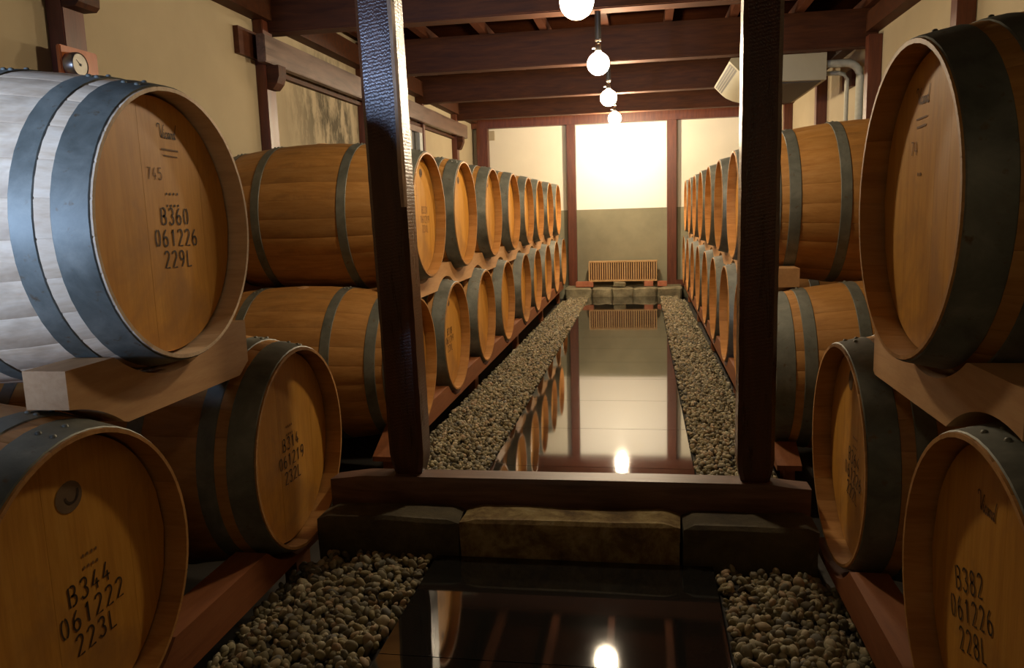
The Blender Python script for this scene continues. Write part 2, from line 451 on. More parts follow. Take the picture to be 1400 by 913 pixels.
def rough_block(name, x0, x1, y0, y1, z0, z1, mt, parent, amp=.006, n=(14, 4, 4), skew=0.0):
    import bmesh
    bm = bmesh.new(); bmesh.ops.create_cube(bm, size=1)
    bmesh.ops.bevel(bm, geom=bm.edges[:], offset=.08, segments=1, affect='EDGES')
    bmesh.ops.subdivide_edges(bm, edges=bm.edges[:], cuts=3, use_grid_fill=True)
    sd = random.random()*100
    from mathutils import noise as mn
    for v in bm.verts:
        p = Vector(((x0+x1)/2+v.co.x*(x1-x0), (y0+y1)/2+v.co.y*(y1-y0), (z0+z1)/2+v.co.z*(z1-z0)))
        p.y += skew*(p.x)
        q = mn.noise_vector(p*9+Vector((sd, 0, 0)))
        v.co = p+q*amp
    me = bpy.data.meshes.new(name); bm.to_mesh(me); bm.free(); me.materials.append(mt)
    for p in me.polygons: p.use_smooth = True
    me.set_sharp_from_angle(angle=math.radians(45))
    if parent is not None:
        for v in me.vertices: v.co -= parent.location
    return obj(name, me, parent)
YS = .012  # slight skew of step and sill, deeper towards the right
sill = rough_block('wooden_sill', -.985, .475, 2.285, 2.372, .0, .188, M['sill'], None, .0035, skew=YS)
tag(sill, 'worn dark timber sill beam crossing the aisle under the two posts', 'beam')
step = thing('stone_step', 'long rough stone step in front of the timber sill', 'step', (-.2, 2.2, -.05))
for x0, x1, mt in ((-.985, -.545, 'stone_dark'), (-.54, .10, 'stone_moss'), (.105, .475, 'stone_dark')):
    b_ = rough_block('stone', x0, x1, 2.155, 2.283, -.05, .108+random.uniform(-.003, .002), M[mt], step, .007, skew=YS)
    if mt == 'stone_moss': b_['label'] = 'brown mossy middle stone of the step'

# far ledge in front of the end wall
led = thing('stone_ledge', 'rough stone ledge at the foot of the end wall', 'ledge', (-.3, 10.2, -.15))
xs = [-1.0, -.66, -.40, -.14, .16, .47]
for i in range(5):
    rough_block('stone', xs[i]+.002, xs[i+1]-.002, 10.035+random.uniform(-.01, .03), 10.33, -.15, -.004+random.uniform(-.022, .004), M['stone_edge'], led, .02)
pbox('back_stone', led, -1.0, .47, 10.30, 10.418, -.15, .0, M['stone_edge'])
# bricks and the slatted crate
for i, (x0, x1, y0, lb) in enumerate(((-.87, -.645, 10.17, 'red brick under the left end of the slatted crate'), (.0, .115, 10.17, 'short red brick under the right end of the slatted crate'),
                              (.168, .285, 10.15, 'red brick beside the right wall post, right of the crate'))):
    b_ = box('brick', x0, x1, y0, y0+.11, -.006, .062-(.006 if i == 2 else 0), M['brick'], bev=.005, origin=((x0+x1)/2, y0+.05, -.006))
    tag(b_, lb, 'brick', 'red bricks on the stone ledge')
ps = rough_block('stone_fragment', -.385, -.235, 10.13, 10.22, -.008, .05, M['stone_edge'], None, .02)
tag(ps, 'angular tan stone fragment lying under the middle of the crate', 'stone')
cr = thing('slatted_crate', 'low wide crate of pale vertical wooden slats against the end wall', 'crate', (-.27, 10.3, .062))
pbox('back_panel', cr, -.69, .155, 10.30, 10.325, .068, .315, M['slat_dark'])
pbox('top_rail', cr, -.70, .165, 10.185, 10.33, .305, .32, M['slat'])
pbox('bottom_rail', cr, -.70, .165, 10.185, 10.33, .062, .076, M['slat'])
sb = [box_vf(-.0065, .0065, -.006, .006, 0, .229)]
sme = mesh('slat', sb[0][0], sb[0][1], M['slat']); fixn(sme)
for i in range(31):
    obj('slat', sme, cr, (-.425+i*.0283, -.106, .014))

# ------------------------------------------------------------------ path slabs
pa = thing('stone_path', 'path of polished black stone slabs mirroring the end wall, running down the aisle', 'path', (-.2, 5, -.1))
def slab(y0, y1):
    def xl(y): return -.608 if y < 2.4 else -.606-.074*(y-2.9)/6.9
    xr = .186; g = .0015; th = .04
    P = []
    for z_off in (0, -th):
        for (x, y) in ((xl(y0), y0+g), (xr, y0+g), (xr, y1-g), (xl(y1), y1-g)):
            P.append((x-pa.location.x, y-pa.location.y, zf(y)+z_off-pa.location.z))
    me = mesh('slab', P, [[0, 1, 2, 3], [7, 6, 5, 4], [4, 5, 1, 0], [5, 6, 2, 1], [6, 7, 3, 2], [7, 4, 0, 3]], M['slab'])
    obj('slab', me, pa)
y = .55
while y < 2.1:
    slab(y, min(y+.53, 2.145)); y += .53
y = 2.42
for k in range(13):
    slab(y, y+.585); y += .585

# ------------------------------------------------------------------ gravel
def ico(sub):
    import bmesh
    bm = bmesh.new(); bmesh.ops.create_icosphere(bm, subdivisions=sub, radius=1)
    V = np.array([v.co[:] for v in bm.verts]); F = np.array([[v.index for v in f.verts] for f in bm.faces]); bm.free()
    return V, F
I1, I2 = ico(1), ico(2)
def rotm(n):
    q = rng.normal(size=(n, 4)); q /= np.linalg.norm(q, axis=1)[:, None]
    w_, x, y, z = q.T
    return np.stack([np.stack([1-2*(y*y+z*z), 2*(x*y-z*w_), 2*(x*z+y*w_)], -1),
                     np.stack([2*(x*y+z*w_), 1-2*(x*x+z*z), 2*(y*z-x*w_)], -1),
                     np.stack([2*(x*z-y*w_), 2*(y*z+x*w_), 1-2*(x*x+y*y)], -1)], 1)
def bulk(name, pos, size, base, parent):
    n = len(pos); V0, F0 = base
    sc = size[:, None]*np.stack([rng.uniform(.85, 1.35, n), rng.uniform(.7, 1.0, n), rng.uniform(.45, .8, n)], -1)
    jit = 1+rng.uniform(-.12, .12, (n, len(V0)))
    P = V0[None]*sc[:, None, :]*jit[:, :, None]
    P = np.einsum('nij,nvj->nvi', rotm(n), P)+pos[:, None, :]-np.array(parent.location)[None, None]
    P = P.reshape(-1, 3)
    Fc = (F0[None]+(np.arange(n)*len(V0))[:, None, None]).reshape(-1, 3)
    me = bpy.data.meshes.new(name)
    me.vertices.add(len(P)); me.vertices.foreach_set('co', P.astype(np.float32).ravel())
    me.loops.add(Fc.size); me.loops.foreach_set('vertex_index', Fc.astype(np.int32).ravel())
    me.polygons.add(len(Fc)); me.polygons.foreach_set('loop_start', (np.arange(len(Fc))*3).astype(np.int32))
    me.polygons.foreach_set('use_smooth', np.ones(len(Fc), bool))
    me.materials.append(M['pebble']); me.update(calc_edges=True)
    o = obj(name, me, parent); o['kind'] = 'stuff'; return o
def zfa(y): return np.where(y < 2.4, 0.0, -SL*(y-2.4))
def gravel(label, x0f, x1f, y0, y1, near, side):
    loc = (float(x0f(y0)+x1f(y0))/2, (y0+y1)/2, -.16)
    t = thing('gravel_bed', label, 'gravel', loc)
    if near: r0 = .0115
    else: r0 = .0115
    # soil bed
    P, F = [], []
    for (y) in (y0, y1):
        a, b = x0f(y), x1f(y)
        if side < 0: b -= .005
        else: a += .005
        sec = [(a, -.062), (a+.06, -.062), (a+.11, -.022), (b, -.022)] if side < 0 else [(a, -.022), (b-.11, -.022), (b-.06, -.062), (b, -.062)]
        for x, z in sec+[(b, -.30), (a, -.30)]:
            P.append((x-loc[0], y-loc[1], max(z+zf(y), -.17)-loc[2]))
    F = [[i, (i+1) % 6, (i+1) % 6+6, i+6] for i in range(6)]+[[5, 4, 3, 2, 1, 0], [6, 7, 8, 9, 10, 11]]
    me = mesh('soil', P, F, M['soil']); fixn(me); obj('soil', me, t)
    area = (y1-y0)*float(x1f(y0)-x0f(y0))
    for layer, (dz, dens) in enumerate(((-.014, .8), (-.003, .75))):
        n = int(area*dens/(r0*r0*2.6))
        yy = rng.uniform(y0, y1, n); u = rng.uniform(0, 1, n)
        xx = np.array([x0f(a) for a in yy])+.008+u*(np.array([x1f(a)-x0f(a) for a in yy])-.016)
        dr = (np.where(side < 0, u, 1-u))*np.array([x1f(a)-x0f(a) for a in yy])      # distance from the rail
        zz = zfa(yy)+dz-.040*np.clip((.10-dr)/.05, 0, 1)+rng.uniform(-.004, .005, n)
        sz = r0*rng.uniform(.65, 1.35, n)
        pos = np.stack([xx, yy, zz], -1)
        if near and layer == 1:
            # those that show largest become single parts
            idx = np.argsort(np.hypot(pos[:, 0], pos[:, 1]-.0)+rng.uniform(0, .9, n)+np.where(pos[:, 1] < 1.25, 5, 0))[:290]
            mask = np.ones(n, bool); mask[idx] = False
            for j in idx:
                o = obj('pebble', PB[rng.integers(len(PB))], t, pos[j]-np.array(loc), tuple(rng.uniform(0, 6.28, 3)))
                o.scale = (sz[j]*1.15,)*3
            pos, sz = pos[mask], sz[mask]
        bulk('pebbles', pos, sz, I2 if near else I1, t)
    return t
PB = []
for k in range(8):
    V0 = I2[0]*np.array([rng.uniform(1, 1.3), rng.uniform(.75, 1), rng.uniform(.5, .8)])*(1+rng.uniform(-.09, .09, len(I2[0])))[:, None]
    PB.append(mesh('pebble', V0.tolist(), I2[1].tolist(), M['pebble'], 180))
xl_near = lambda y: -.612
xl_far = lambda y: -.610-.074*(y-2.9)/6.9
gravel('pebble bed left of the black path, in front of the stone step', lambda y: -1.04, xl_near, .9, 2.13, True, -1)
gravel('pebble bed right of the black path, in front of the stone step', lambda y: .19, lambda y: .53, .9, 2.13, True, 1)
gravel('long pebble bed left of the path beyond the sill', lambda y: -1.03, xl_far, 2.39, 9.99, False, -1)
gravel('long pebble bed right of the path beyond the sill', lambda y: .19, lambda y: .51, 2.39, 9.99, False, 1)

# ------------------------------------------------------------------ barrels
# local frame: +X is out of the head towards the aisle, x = 0 at the head rim, body at x < 0
NS = 26
def stave_vf(w0, nx=10, angs=None):
    th = .026; V, F = [], []
    a = 2*PI/NS/2*w0; ch = math.radians(.7)
    cols = [(-a, -.0012), (-a+ch, 0), (0, 0), (a-ch, 0), (a, -.0012)]
    xs = [LB*i/nx for i in range(nx+1)]
    for x in xs:
        r = rad(x)
        for t, d in cols: V.append((-x, (r+d)*math.sin(t), (r+d)*math.cos(t)))
        thx = .008 if x in (0, LB) else th
        for t in (a, 0, -a): V.append((-x, (r-thx)*math.sin(t), (r-thx)*math.cos(t)))
    n = 8
    # start with an extra ring near the chime so the bevel stays short
    for i in range(nx):
        for k in range(n):
            j = (k+1) % n; F.append([i*n+k, i*n+j, (i+1)*n+j, (i+1)*n+k])
    F += [list(range(n))[::-1], [nx*n+k for k in range(n)]]
    return V, F
sv = stave_vf(.997)
stave_me = {}
for key in ('stave', 'stave_daylit'):
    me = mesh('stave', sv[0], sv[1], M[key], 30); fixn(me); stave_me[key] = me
# a plain body for the far barrels, 26 staves joined into one
def rotx(V, t):
    c, s = math.cos(t), math.sin(t); return [(x, y*c-z*s, y*s+z*c) for x, y, z in V]
sv5 = stave_vf(.997, 7)
V, F = merge([(rotx(sv5[0], 2*PI*k/NS), sv5[1]) for k in range(NS)])
body_me = mesh('staves', V, F, M['stave'], 30); fixn(body_me)
# heads
RHD = rad(.05)-.024
def strip_poly(y0, y1, R):
    P = []
    zt = lambda y: math.sqrt(max(R*R-y*y, 0))
    ys = [y0+(y1-y0)*i/4 for i in range(5)]
    for y in ys: P.append((y, zt(y)))
    for y in reversed(ys): P.append((y, -zt(y)))
    Q = []
    for p in P:
        if not Q or (abs(p[0]-Q[-1][0])+abs(p[1]-Q[-1][1])) > 1e-5: Q.append(p)
    if abs(Q[0][0]-Q[-1][0])+abs(Q[0][1]-Q[-1][1]) < 1e-5: Q.pop()
    return Q
HW = [-RHD, -.205, -.13, -.055, .02, .09, .165, .225, RHD]
plank_me = []
for i in range(8):
    V, F = prism(strip_poly(HW[i]+.00005, HW[i+1]-.00005, RHD), 0, -.072, -.05-.00012*(i % 3))
    me = mesh('head_plank', V, F, M['head']); fixn(me); plank_me.append(me)
V, F = lathe([(RHD, -LB+.05), (RHD, -LB+.07)], 36, 0)
back_me = mesh('back_head', V, F, M['head']); fixn(back_me)
V, F = merge([prism(strip_poly(HW[i]+.00005, HW[i+1]-.00005, RHD), 0, -.072, -.05-.00012*(i % 3)) for i in range(8)])
headj_me = mesh('head', V, F, M['head']); fixn(headj_me)
def hoop_vf(x0, x1, n=48, off=.0005, th=.0022):
    V, F = [], []
    prof = [(x0, rad(x0)+off), (x0+.002, rad(x0+.002)+off+th), ((x0+x1)/2, rad((x0+x1)/2)+off+th), (x1-.002, rad(x1-.002)+off+th), (x1, rad(x1)+off)]
    for x, r in prof:
        for k in range(n): t = 2*PI*k/n; V.append((-x, r*math.sin(t), r*math.cos(t)))
    for i in range(4):
        for k in range(n):
            j = (k+1) % n; F.append([i*n+k, i*n+j, (i+1)*n+j, (i+1)*n+k])
    for k in range(n):
        j = (k+1) % n; F.append([4*n+k, 4*n+j, j, k])
    return V, F
HX = [(.004, .074), (.104, .150), (.295, .338)]
HX += [(LB-b, LB-a) for a, b in HX[::-1]]
hoop_me = []
for a, b in HX:
    V, F = hoop_vf(a, b); me = mesh('hoop', V, F, M['hoop'], 35); fixn(me); hoop_me.append(me)
riv = []
for a, b in HX:
    ps_ = []
    for k, (dx, dt) in enumerate(((.3, .0), (.7, .0), (.5, .16))):
        x = a+(b-a)*dx; r = rad(x)+.002; t = dt
        c = Vector((-x, r*math.sin(t), r*math.cos(t)))
        V, F = lathe([(.0062, -.001), (.0050, .003), (.002, .0045)], 8, 2)
        ps_.append(([(v[0]+c.x, v[1]+c.y, v[2]+c.z) for v in V], F))
    V, F = merge(ps_); me = mesh('rivets', V, F, M['hoop'], 60); fixn(me); riv.append(me)
V, F = lathe([(.028, 0), (.026, .0055), (.024, .006)], 16, 2)
bung_me = mesh('bung', V, F, M['rail'], 40); fixn(bung_me)

# stroke font for the stencilled marks (unit cell 1 x 1.75)
def arc(cx, cy, rx, ry, a0, a1, n=9):
    return [(cx+rx*math.cos(math.radians(a0+(a1-a0)*i/n)), cy+ry*math.sin(math.radians(a0+(a1-a0)*i/n))) for i in range(n+1)]
G = {
 '0': [arc(.5, .875, .38, .85, 75, -75, 14)[:], arc(.5, .875, .38, .85, 105, 255, 14)],
 '1': [[(.28, 1.38), (.55, 1.72), (.55, .03)]],
 '2': [arc(.5, 1.3, .38, .42, 165, -35, 10)+[(.12, .03), (.9, .03)]],
 '3': [arc(.48, 1.32, .36, .40, 160, -80, 10), arc(.48, .45, .40, .43, 80, -160, 10)],
 '4': [[(.62, 1.72), (.12, .55), (.92, .55)], [(.66, .95), (.66, .03)]],
 '5': [[(.85, 1.7), (.25, 1.7), (.2, 1.0)]+arc(.48, .55, .38, .52, 120, -150, 10)],
 '6': [arc(.5, .5, .38, .47, 0, 360, 16), [(.13, .6), (.22, 1.2), (.62, 1.72)]],
 '7': [[(.12, 1.7), (.9, 1.7), (.4, .03)]],
 '8': [arc(.5, 1.3, .33, .4, 0, 360, 14), arc(.5, .45, .4, .44, 0, 360, 14)],
 '9': [arc(.5, 1.25, .38, .47, 0, 360, 16), [(.87, 1.15), (.78, .55), (.38, .03)]],
 'B': [[(.08, .0), (.08, 1.72)], [(.30, 1.7), (.5, 1.7)]+arc(.5, 1.3, .32, .40, 80, -80, 7)+[(.30, .9)], [(.30, .9)]+arc(.5, .46, .40, .43, 80, -80, 7)+[(.30, .03)]],
 'L': [[(.18, 1.72), (.18, .03), (.88, .03)]],
 'A': [[(.05, .03), (.5, 1.7), (.95, .03)], [(.25, .6), (.75, .6)]],
 ' ': [], '.': [arc(.5, .5, .12, .18, 0, 360, 6)],
}
def ribbon(pts, wd):
    V, F = [], []
    n = len(pts)
    for i, p in enumerate(pts):
        a = pts[max(i-1, 0)]; b = pts[min(i+1, n-1)]
        if a == b: continue
        dx, dy = b[0]-a[0], b[1]-a[1]; L_ = math.hypot(dx, dy) or 1
        nx, ny = -dy/L_*wd/2, dx/L_*wd/2
        k = 1.0
        if 0 < i < n-1:
            d1 = (p[0]-a[0], p[1]-a[1]); q = math.hypot(*d1) or 1
            c = abs((-dy/L_)*(-d1[1]/q)+(dx/L_)*(d1[0]/q)); k = min(1/max(c, .5), 1.6)
        V += [(p[0]+nx*k, p[1]+ny*k), (p[0]-nx*k, p[1]-ny*k)]
    for i in range(len(V)//2-1): F.append([2*i, 2*i+1, 2*i+3, 2*i+2])
    return V, F
def text_vf(s, h, stroke, cx, cy, adv=.92, tilt=0.0, shear=0.0):
    """returns 2D ribbons for string centred at cx with baseline cy"""
    k = h/1.72; parts = []; W_ = len(s)*adv*k*1.45
    for i, ch in enumerate(s):
        for st in G.get(ch, []):
            pts = []
            for (u, v) in st:
                x = -W_/2+(i*adv*1.45+u*.98+.12)*k; y = v*k
                x += shear*y
                c, s_ = math.cos(tilt), math.sin(tilt)
                pts.append((cx+x*c-y*s_, cy+x*s_+y*c))
            parts.append(ribbon(pts, stroke))
    return merge(parts)
def script_vf(cx, cy, k, stroke):
    """flowing script word 'Vicard'"""
    st = [
     [(-.1, 1.25), (-.2, 1.5), (0, 1.68), (.3, 1.62), (.38, 1.3), (.5, .3), (.58, .1), (.8, .8), (1.0, 1.45), (1.15, 1.6)],
     [(1.02, .75), (1.0, .2), (1.1, .1), (1.25, .3)], [(1.06, 1.0), (1.08, 1.08)],
     [(1.62, .66), (1.48, .76), (1.32, .5), (1.36, .16), (1.52, .08), (1.68, .28)],
     [(2.08, .68), (1.9, .74), (1.76, .45), (1.8, .14), (1.92, .1), (2.08, .55), (2.1, .72), (2.08, .2), (2.18, .08), (2.3, .35)],
     [(2.3, .35), (2.38, .78), (2.42, .66), (2.6, .7), (2.56, .2), (2.66, .08), (2.78, .3)],
     [(3.12, .66), (2.95, .74), (2.82, .45), (2.86, .14), (2.98, .08), (3.12, .4)],
     [(3.5, 1.75), (3.3, 1.2), (3.12, .4), (3.18, .08), (3.32, .2)],
    ]
    return merge([ribbon([(cx+(x-1.65)*k, cy+y*k) for x, y in s], stroke) for s in st])
def flat_to_head(VF, side, lift=.0012):
    """2D (u right, v up as read from the aisle) to head plane; local +X faces the reader"""
    V, F = VF
    return [(-.05+lift, u, v) for u, v in V], F
def put_mark(parent, name, VFs, mt):
    V, F = merge([flat_to_head(v, 1) for v in VFs])
    me = mesh(name, V, F, mt); 
    import bmesh
    bm = bmesh.new(); bm.from_mesh(me)
    for f in bm.faces:
        if f.normal.x < 0: f.normal_flip()
    bm.to_mesh(me); bm.free()
    o = obj(name, me, parent)
    if len(VFs) > 1 or name == 'number_stamp': o['kind'] = 'stuff'
    return o
def disc2(cx, cy, rx, ry, n=20):
    return [(cx+rx*math.cos(2*PI*k/n), cy+ry*math.sin(2*PI*k/n)) for k in range(n)], [list(range(n))]
bcount = 0
def barrel(side, y, z, label, near=False, pale=False, group=None, xh=None, turn=None):
    """side -1: left row, head faces +X. side +1: right row, head faces -X"""
    global bcount
    bcount += 1
    x = (XL if side < 0 else XR) if xh is None else xh
    t = thing('oak_barrel', label, 'barrel', (x, y, z), group)
    t.rotation_euler = (0, 0, 0 if side < 0 else PI)
    ph = (turn if turn is not None else random.uniform(-.25, .25))
    def add(name, me, a=0.0):
        return obj(name, me, t, None, (ph+a, 0, 0))
    if near:
        sm = stave_me['stave_daylit' if pale else 'stave']
        for k in range(NS): add('stave', sm, 2*PI*k/NS)
        for me in plank_me: obj('head_plank', me, t)
    else:
        add('staves', body_me); add('head', headj_me)
    add('back_head', back_me)
    for i, me in enumerate(hoop_me):
        h = add('hoop', me)
        if near:
            rv_ = obj('rivets', riv[i], h, None, (random.uniform(-.1, .25), 0, 0)); rv_['kind'] = 'stuff'
    if near:
        b_ = obj('bung', bung_me, t, (-LB/2, 0, RB-.004))
        b_.rotation_euler = (0, 0, 0)
        if ph:
            b_.location = (-LB/2, -(RB-.004)*math.sin(ph), (RB-.004)*math.cos(ph)); b_.rotation_euler = (ph, 0, 0)
    return t
def dots(cx, cy, n, dx, r):
    return [disc2(cx+(i-(n-1)/2)*dx, cy, r, r*1.1, 6) for i in range(n)]
def codes(t, l1, l2, l3, cy, cx=0.0, tilt=0.0, h=.040, pitch=.050, mt='ink', s=.0040):
    c, s_ = math.cos(tilt), math.sin(tilt)
    out = []
    for i, tx in enumerate((l1, l2, l3)):
        d = -pitch*(i-1)
        bx, by = cx-d*s_, cy+d*c
        out.append(text_vf(tx, h, s, bx+s_*h/2, by-c*h/2, tilt=tilt))
    put_mark(t, 'stencilled_code', out, M[mt])
def smalls(t, cx, cy, mt='ink_faint'):
    return put_mark(t, 'small_stamp', [v for k in (0, 1) for v in dots(cx, cy-.024*k, 4, .012, .0035)], M[mt])
def round_mark(t, cx, cy, s=1.0):
    put_mark(t, 'round_stain', [disc2(cx, cy, .030*s, .026*s)], M['ink_patch'])
    V, F = merge([ribbon(arc(cx+.006, cy+.004, .015*s, .015*s, 190, 380, 8), .005), ])
    me = mesh('hook_mark', *flat_to_head((V, F), 1, .0020), M['ink']); obj('hook_mark', me, t)

# --- left rows
U0 = barrel(-1, 1.615, .99, 'pale daylit upper barrel stamped B360, nearest on the left', True, True, xh=-1.0, turn=.05)
put_mark(U0, 'maker_name', [script_vf(.048, .190, .0195, .0024)], M['ink'])
put_mark(U0, 'maker_small_print', [([(.02, .166), (.085, .164), (.085, .168), (.02, .170)], [[0, 1, 2, 3]]), ([(.027, .153), (.08, .151), (.08, .154), (.027, .156)], [[0, 1, 2, 3]])], M['ink_faint'])
put_mark(U0, 'number_stamp', [text_vf('745', .026, .0024, -.012, .100)], M['ink_faint'])
for k in (0, 1): put_mark(U0, 'small_stamp', dots(.045, .070-.026*k, 4, .014, .003), M['ink'])
codes(U0, 'B360', '061226', '229L', -.028, .050, -.02, .037, .048)
L0 = barrel(-1, 1.23, .335, 'lower barrel stamped B344 at the left front corner', True, turn=-.1)
codes(L0, 'B344', '061222', '223L', -.065, .040, .04, .040, .050)
smalls(L0, .045, .045); round_mark(L0, .01, .168, 1.15)
L1 = barrel(-1, 2.105, .335, 'lower barrel stamped B314 standing before the sill on the left', True, xh=-.985, turn=-.12)
codes(L1, 'B314', '061219', '232L', -.040, .018, 0, .037, .050)
smalls(L1, .012, .060)
U1 = barrel(-1, 3.69, .99, 'upper left barrel crossed by the adze-marked post', True, turn=0)
codes(U1, 'B331', '061219', '230L', -.02, .07, -.02, .034, .045, 'ink_faint', .004); round_mark(U1, .03, .20, .8)
L2 = barrel(-1, 3.39, .335, 'lower left barrel crossed by the foot of the adze-marked post', True, turn=.1)
gu = 'upper row of barrels on the left beyond the post'; gl = 'lower row of barrels on the left beyond the post'
ORD = ['first', 'second', 'third', 'fourth', 'fifth', 'sixth', 'seventh', 'eighth', 'ninth']
for i, y in enumerate((4.47, 5.34, 6.20, 7.03, 7.78, 8.65, 9.48)):
    t = barrel(-1, y, .99, '%s whole barrel beyond the post in the upper left row%s' % (ORD[i], ', last before the end wall' if i == 6 else ''), i < 2, group=gu)
    if i < 4: round_mark(t, .03, .19, .8)
for i, y in enumerate((4.15, 4.97, 5.80, 6.72, 7.50, 8.34, 9.19, 10.03)):
    t = barrel(-1, y, .335, '%s barrel beyond the post in the lower left row%s' % (ORD[i], ', last before end wall' if i == 7 else ''), i < 3, group=gl)
    if i == 0: codes(t, 'B318', '061219', '231L', -.02, .0, 0, .036, .046, 'ink', .0045)
    if i < 3: round_mark(t, 0, .18, .7)
# --- right rows (text u runs towards -Y because the thing is turned)
V0 = barrel(1, 1.60, .99, 'big upper barrel nearest on the right, faint maker name on its head', True, xh=.475, turn=0)
put_mark(V0, 'maker_name', [script_vf(-.058, .185, .0195, .0030)], M['ink_mid'])
put_mark(V0, 'maker_small_print', [([(-.09, .158), (-.03, .160), (-.03, .163), (-.09, .161)], [[0, 1, 2, 3]]), ([(-.085, .142), (-.035, .144), (-.035, .148), (-.085, .146)], [[0, 1, 2, 3]])], M['ink_faint'])
put_mark(V0, 'number_stamp', [text_vf('74', .026, .003, -.095, .092)]+dots(-.06, .055, 2, .014, .0035), M['ink_faint'])
R0 = barrel(1, 1.285, .335, 'lower barrel at the right front corner with slanted stencilled code', True, xh=.50, turn=.1)
codes(R0, 'B382', '061226', '228L', -.04, -.085, .30, .040, .052)
put_mark(R0, 'maker_name', [script_vf(-.05, .15, .0195, .0030)], M['ink_mid'])
R1 = barrel(1, 2.14, .335, 'lower barrel stamped B364 standing before the sill on the right', True, xh=.50, turn=.08)
codes(R1, 'B364', '061226', '222L', -.065, -.01, -.06, .037, .048)
smalls(R1, .0, .04); put_mark(R1, 'round_stain', [disc2(-.065, .185, .020, .028)], M['ink_patch'])
barrel(1, 3.70, .99, 'upper right barrel crossed by the right square post', True, turn=0)
barrel(1, 3.30, .335, 'lower right barrel with doubled hoops behind the right square post', True, turn=.15)
gu = 'upper row of barrels on the right beyond the post'; gl = 'lower row of barrels on the right beyond the post'
for i, y in enumerate((4.55, 5.40, 6.25, 7.10, 7.93, 8.78, 9.60)):
    barrel(1, y, .99, '%s barrel left of the right post, upper right row%s' % (ORD[i], ', last before the end wall' if i == 6 else ''), i < 1, group=gu)
for i, y in enumerate((4.12, 4.95, 5.76, 6.54, 7.39, 8.22, 9.10, 9.98)):
    barrel(1, y, .335, ('lower right barrel hidden mostly behind the right square post' if i == 0 else '%s barrel left of the right post, lower right row%s' % (ORD[i-1], ', last before end wall' if i == 7 else '')), i in (1,), group=gl)

# ------------------------------------------------------------------ notched rails
def rail(name, label, x0, x1, y0, y1, z0, z1, tops, bots, rn, mt, group, slant=0.0, feet=False):
    n = max(8, int((y1-y0)/.0125)); V, F = [], []
    loc = ((x0+x1)/2, (y0+y1)/2, z0)
    for i in range(n+1):
        y = y0+(y1-y0)*i/n; t = z1; b = z0
        for yc, zc in tops:
            d = rn*rn-(y-yc)**2
            if d > 0: t = min(t, zc-math.sqrt(d))
        for yc, zc in bots:
            d = rn*rn-(y-yc)**2
            if d > 0: b = max(b, zc+math.sqrt(d))
        if slant:
            t = min(t, z0+.02+(y-y0)*slant)
        for x, z in ((x0, b), (x1, b), (x1, t), (x0, t)): V.append((x-loc[0], y-loc[1], z-loc[2]))
    for i in range(n):
        for k in range(4):
            j = (k+1) % 4; F.append([i*4+k, i*4+j, (i+1)*4+j, (i+1)*4+k])
    F += [[3, 2, 1, 0], [n*4+k for k in range(4)]]
    me = mesh(name, V, F, mt, 35); fixn(me)
    o = obj(name, me, None, loc); tag(o, label, 'rail', group)
    if feet:
        ft = box('foot', -.02, .02, -.05, .05, -.175-z0, .0002, mt, o)
        nf = max(2, int((y1-y0)/1.3)); fm = ft.data
        for k in range(nf):
            f = ft if k == 0 else obj('foot', fm, o)
            f.location = (math.copysign(.022, x0), (y1-y0)*(-.5+(k+.08)/(nf-.84)*1.0)+.03, 0)
    return o
LU0, LL0 = [1.615], [1.23, 2.105]
LU = [3.69, 4.47, 5.34, 6.20, 7.03, 7.78, 8.65, 9.48]; LLw = [3.39, 4.15, 4.97, 5.80, 6.72, 7.50, 8.34, 9.19, 10.03]
RU0_, RL0 = [1.60], [1.285, 2.14]
RU = [3.70, 4.55, 5.40, 6.25, 7.10, 7.93, 8.78, 9.60]; RLw = [3.30, 4.12, 4.95, 5.76, 6.54, 7.39, 8.22, 9.10, 9.98]
zz = lambda L_, z: [(y, z) for y in L_]
gr = 'notched wooden rails bearing the barrels'
for side, s, xh in (('left', -1, XL), ('right', 1, XR)):
    up0, lo0, up, lo = (LU0, LL0, LU, LLw) if s < 0 else (RU0_, RL0, RU, RLw)
    for k, (a, b, w_, rn) in enumerate(((.055, .145, 'front', .3262), (.895, .985, 'rear', .3262))):
        X = sorted((xh+s*a, xh+s*b))
        hid = ', behind' if w_ == 'rear' else ''
        rail('notched_rail', 'light oak %s rail between the nearest upper and lower %s barrels%s' % (w_, side, hid), X[0], X[1], (1.275 if s < 0 else 1.20), 1.95, .592, .732 if s < 0 else .725,
             zz(up0, .99), zz(lo0, .335), rn, M['rail'], gr)
        rail('notched_rail', 'light oak %s rail between upper and lower %s rows beyond the sill%s' % (w_, side, hid), X[0], X[1], 3.36, 9.95, .60, .732,
             zz(up, .99), zz(lo, .335), rn, M['rail'], gr)
        X = sorted((xh+s*(a-.045 if k == 0 else a), xh+s*(b-.045 if k == 0 else b)))
        rn2 = .3195 if k == 0 else .3262
        rail('notched_rail', 'red-brown %s floor rail under the nearest lower %s barrels%s' % (w_, side, hid), X[0], X[1], .75, 2.27, .002, .105, zz(lo0, .335), [], rn2, M['rail_red'], gr, feet=True)
        rail('notched_rail', 'red-brown %s floor rail under lower %s row beyond the sill%s' % (w_, side, hid), X[0], X[1], 2.98, 10.0, .002, .105, zz(lo, .335), [], rn2, M['rail_red'], gr, slant=.45, feet=True)

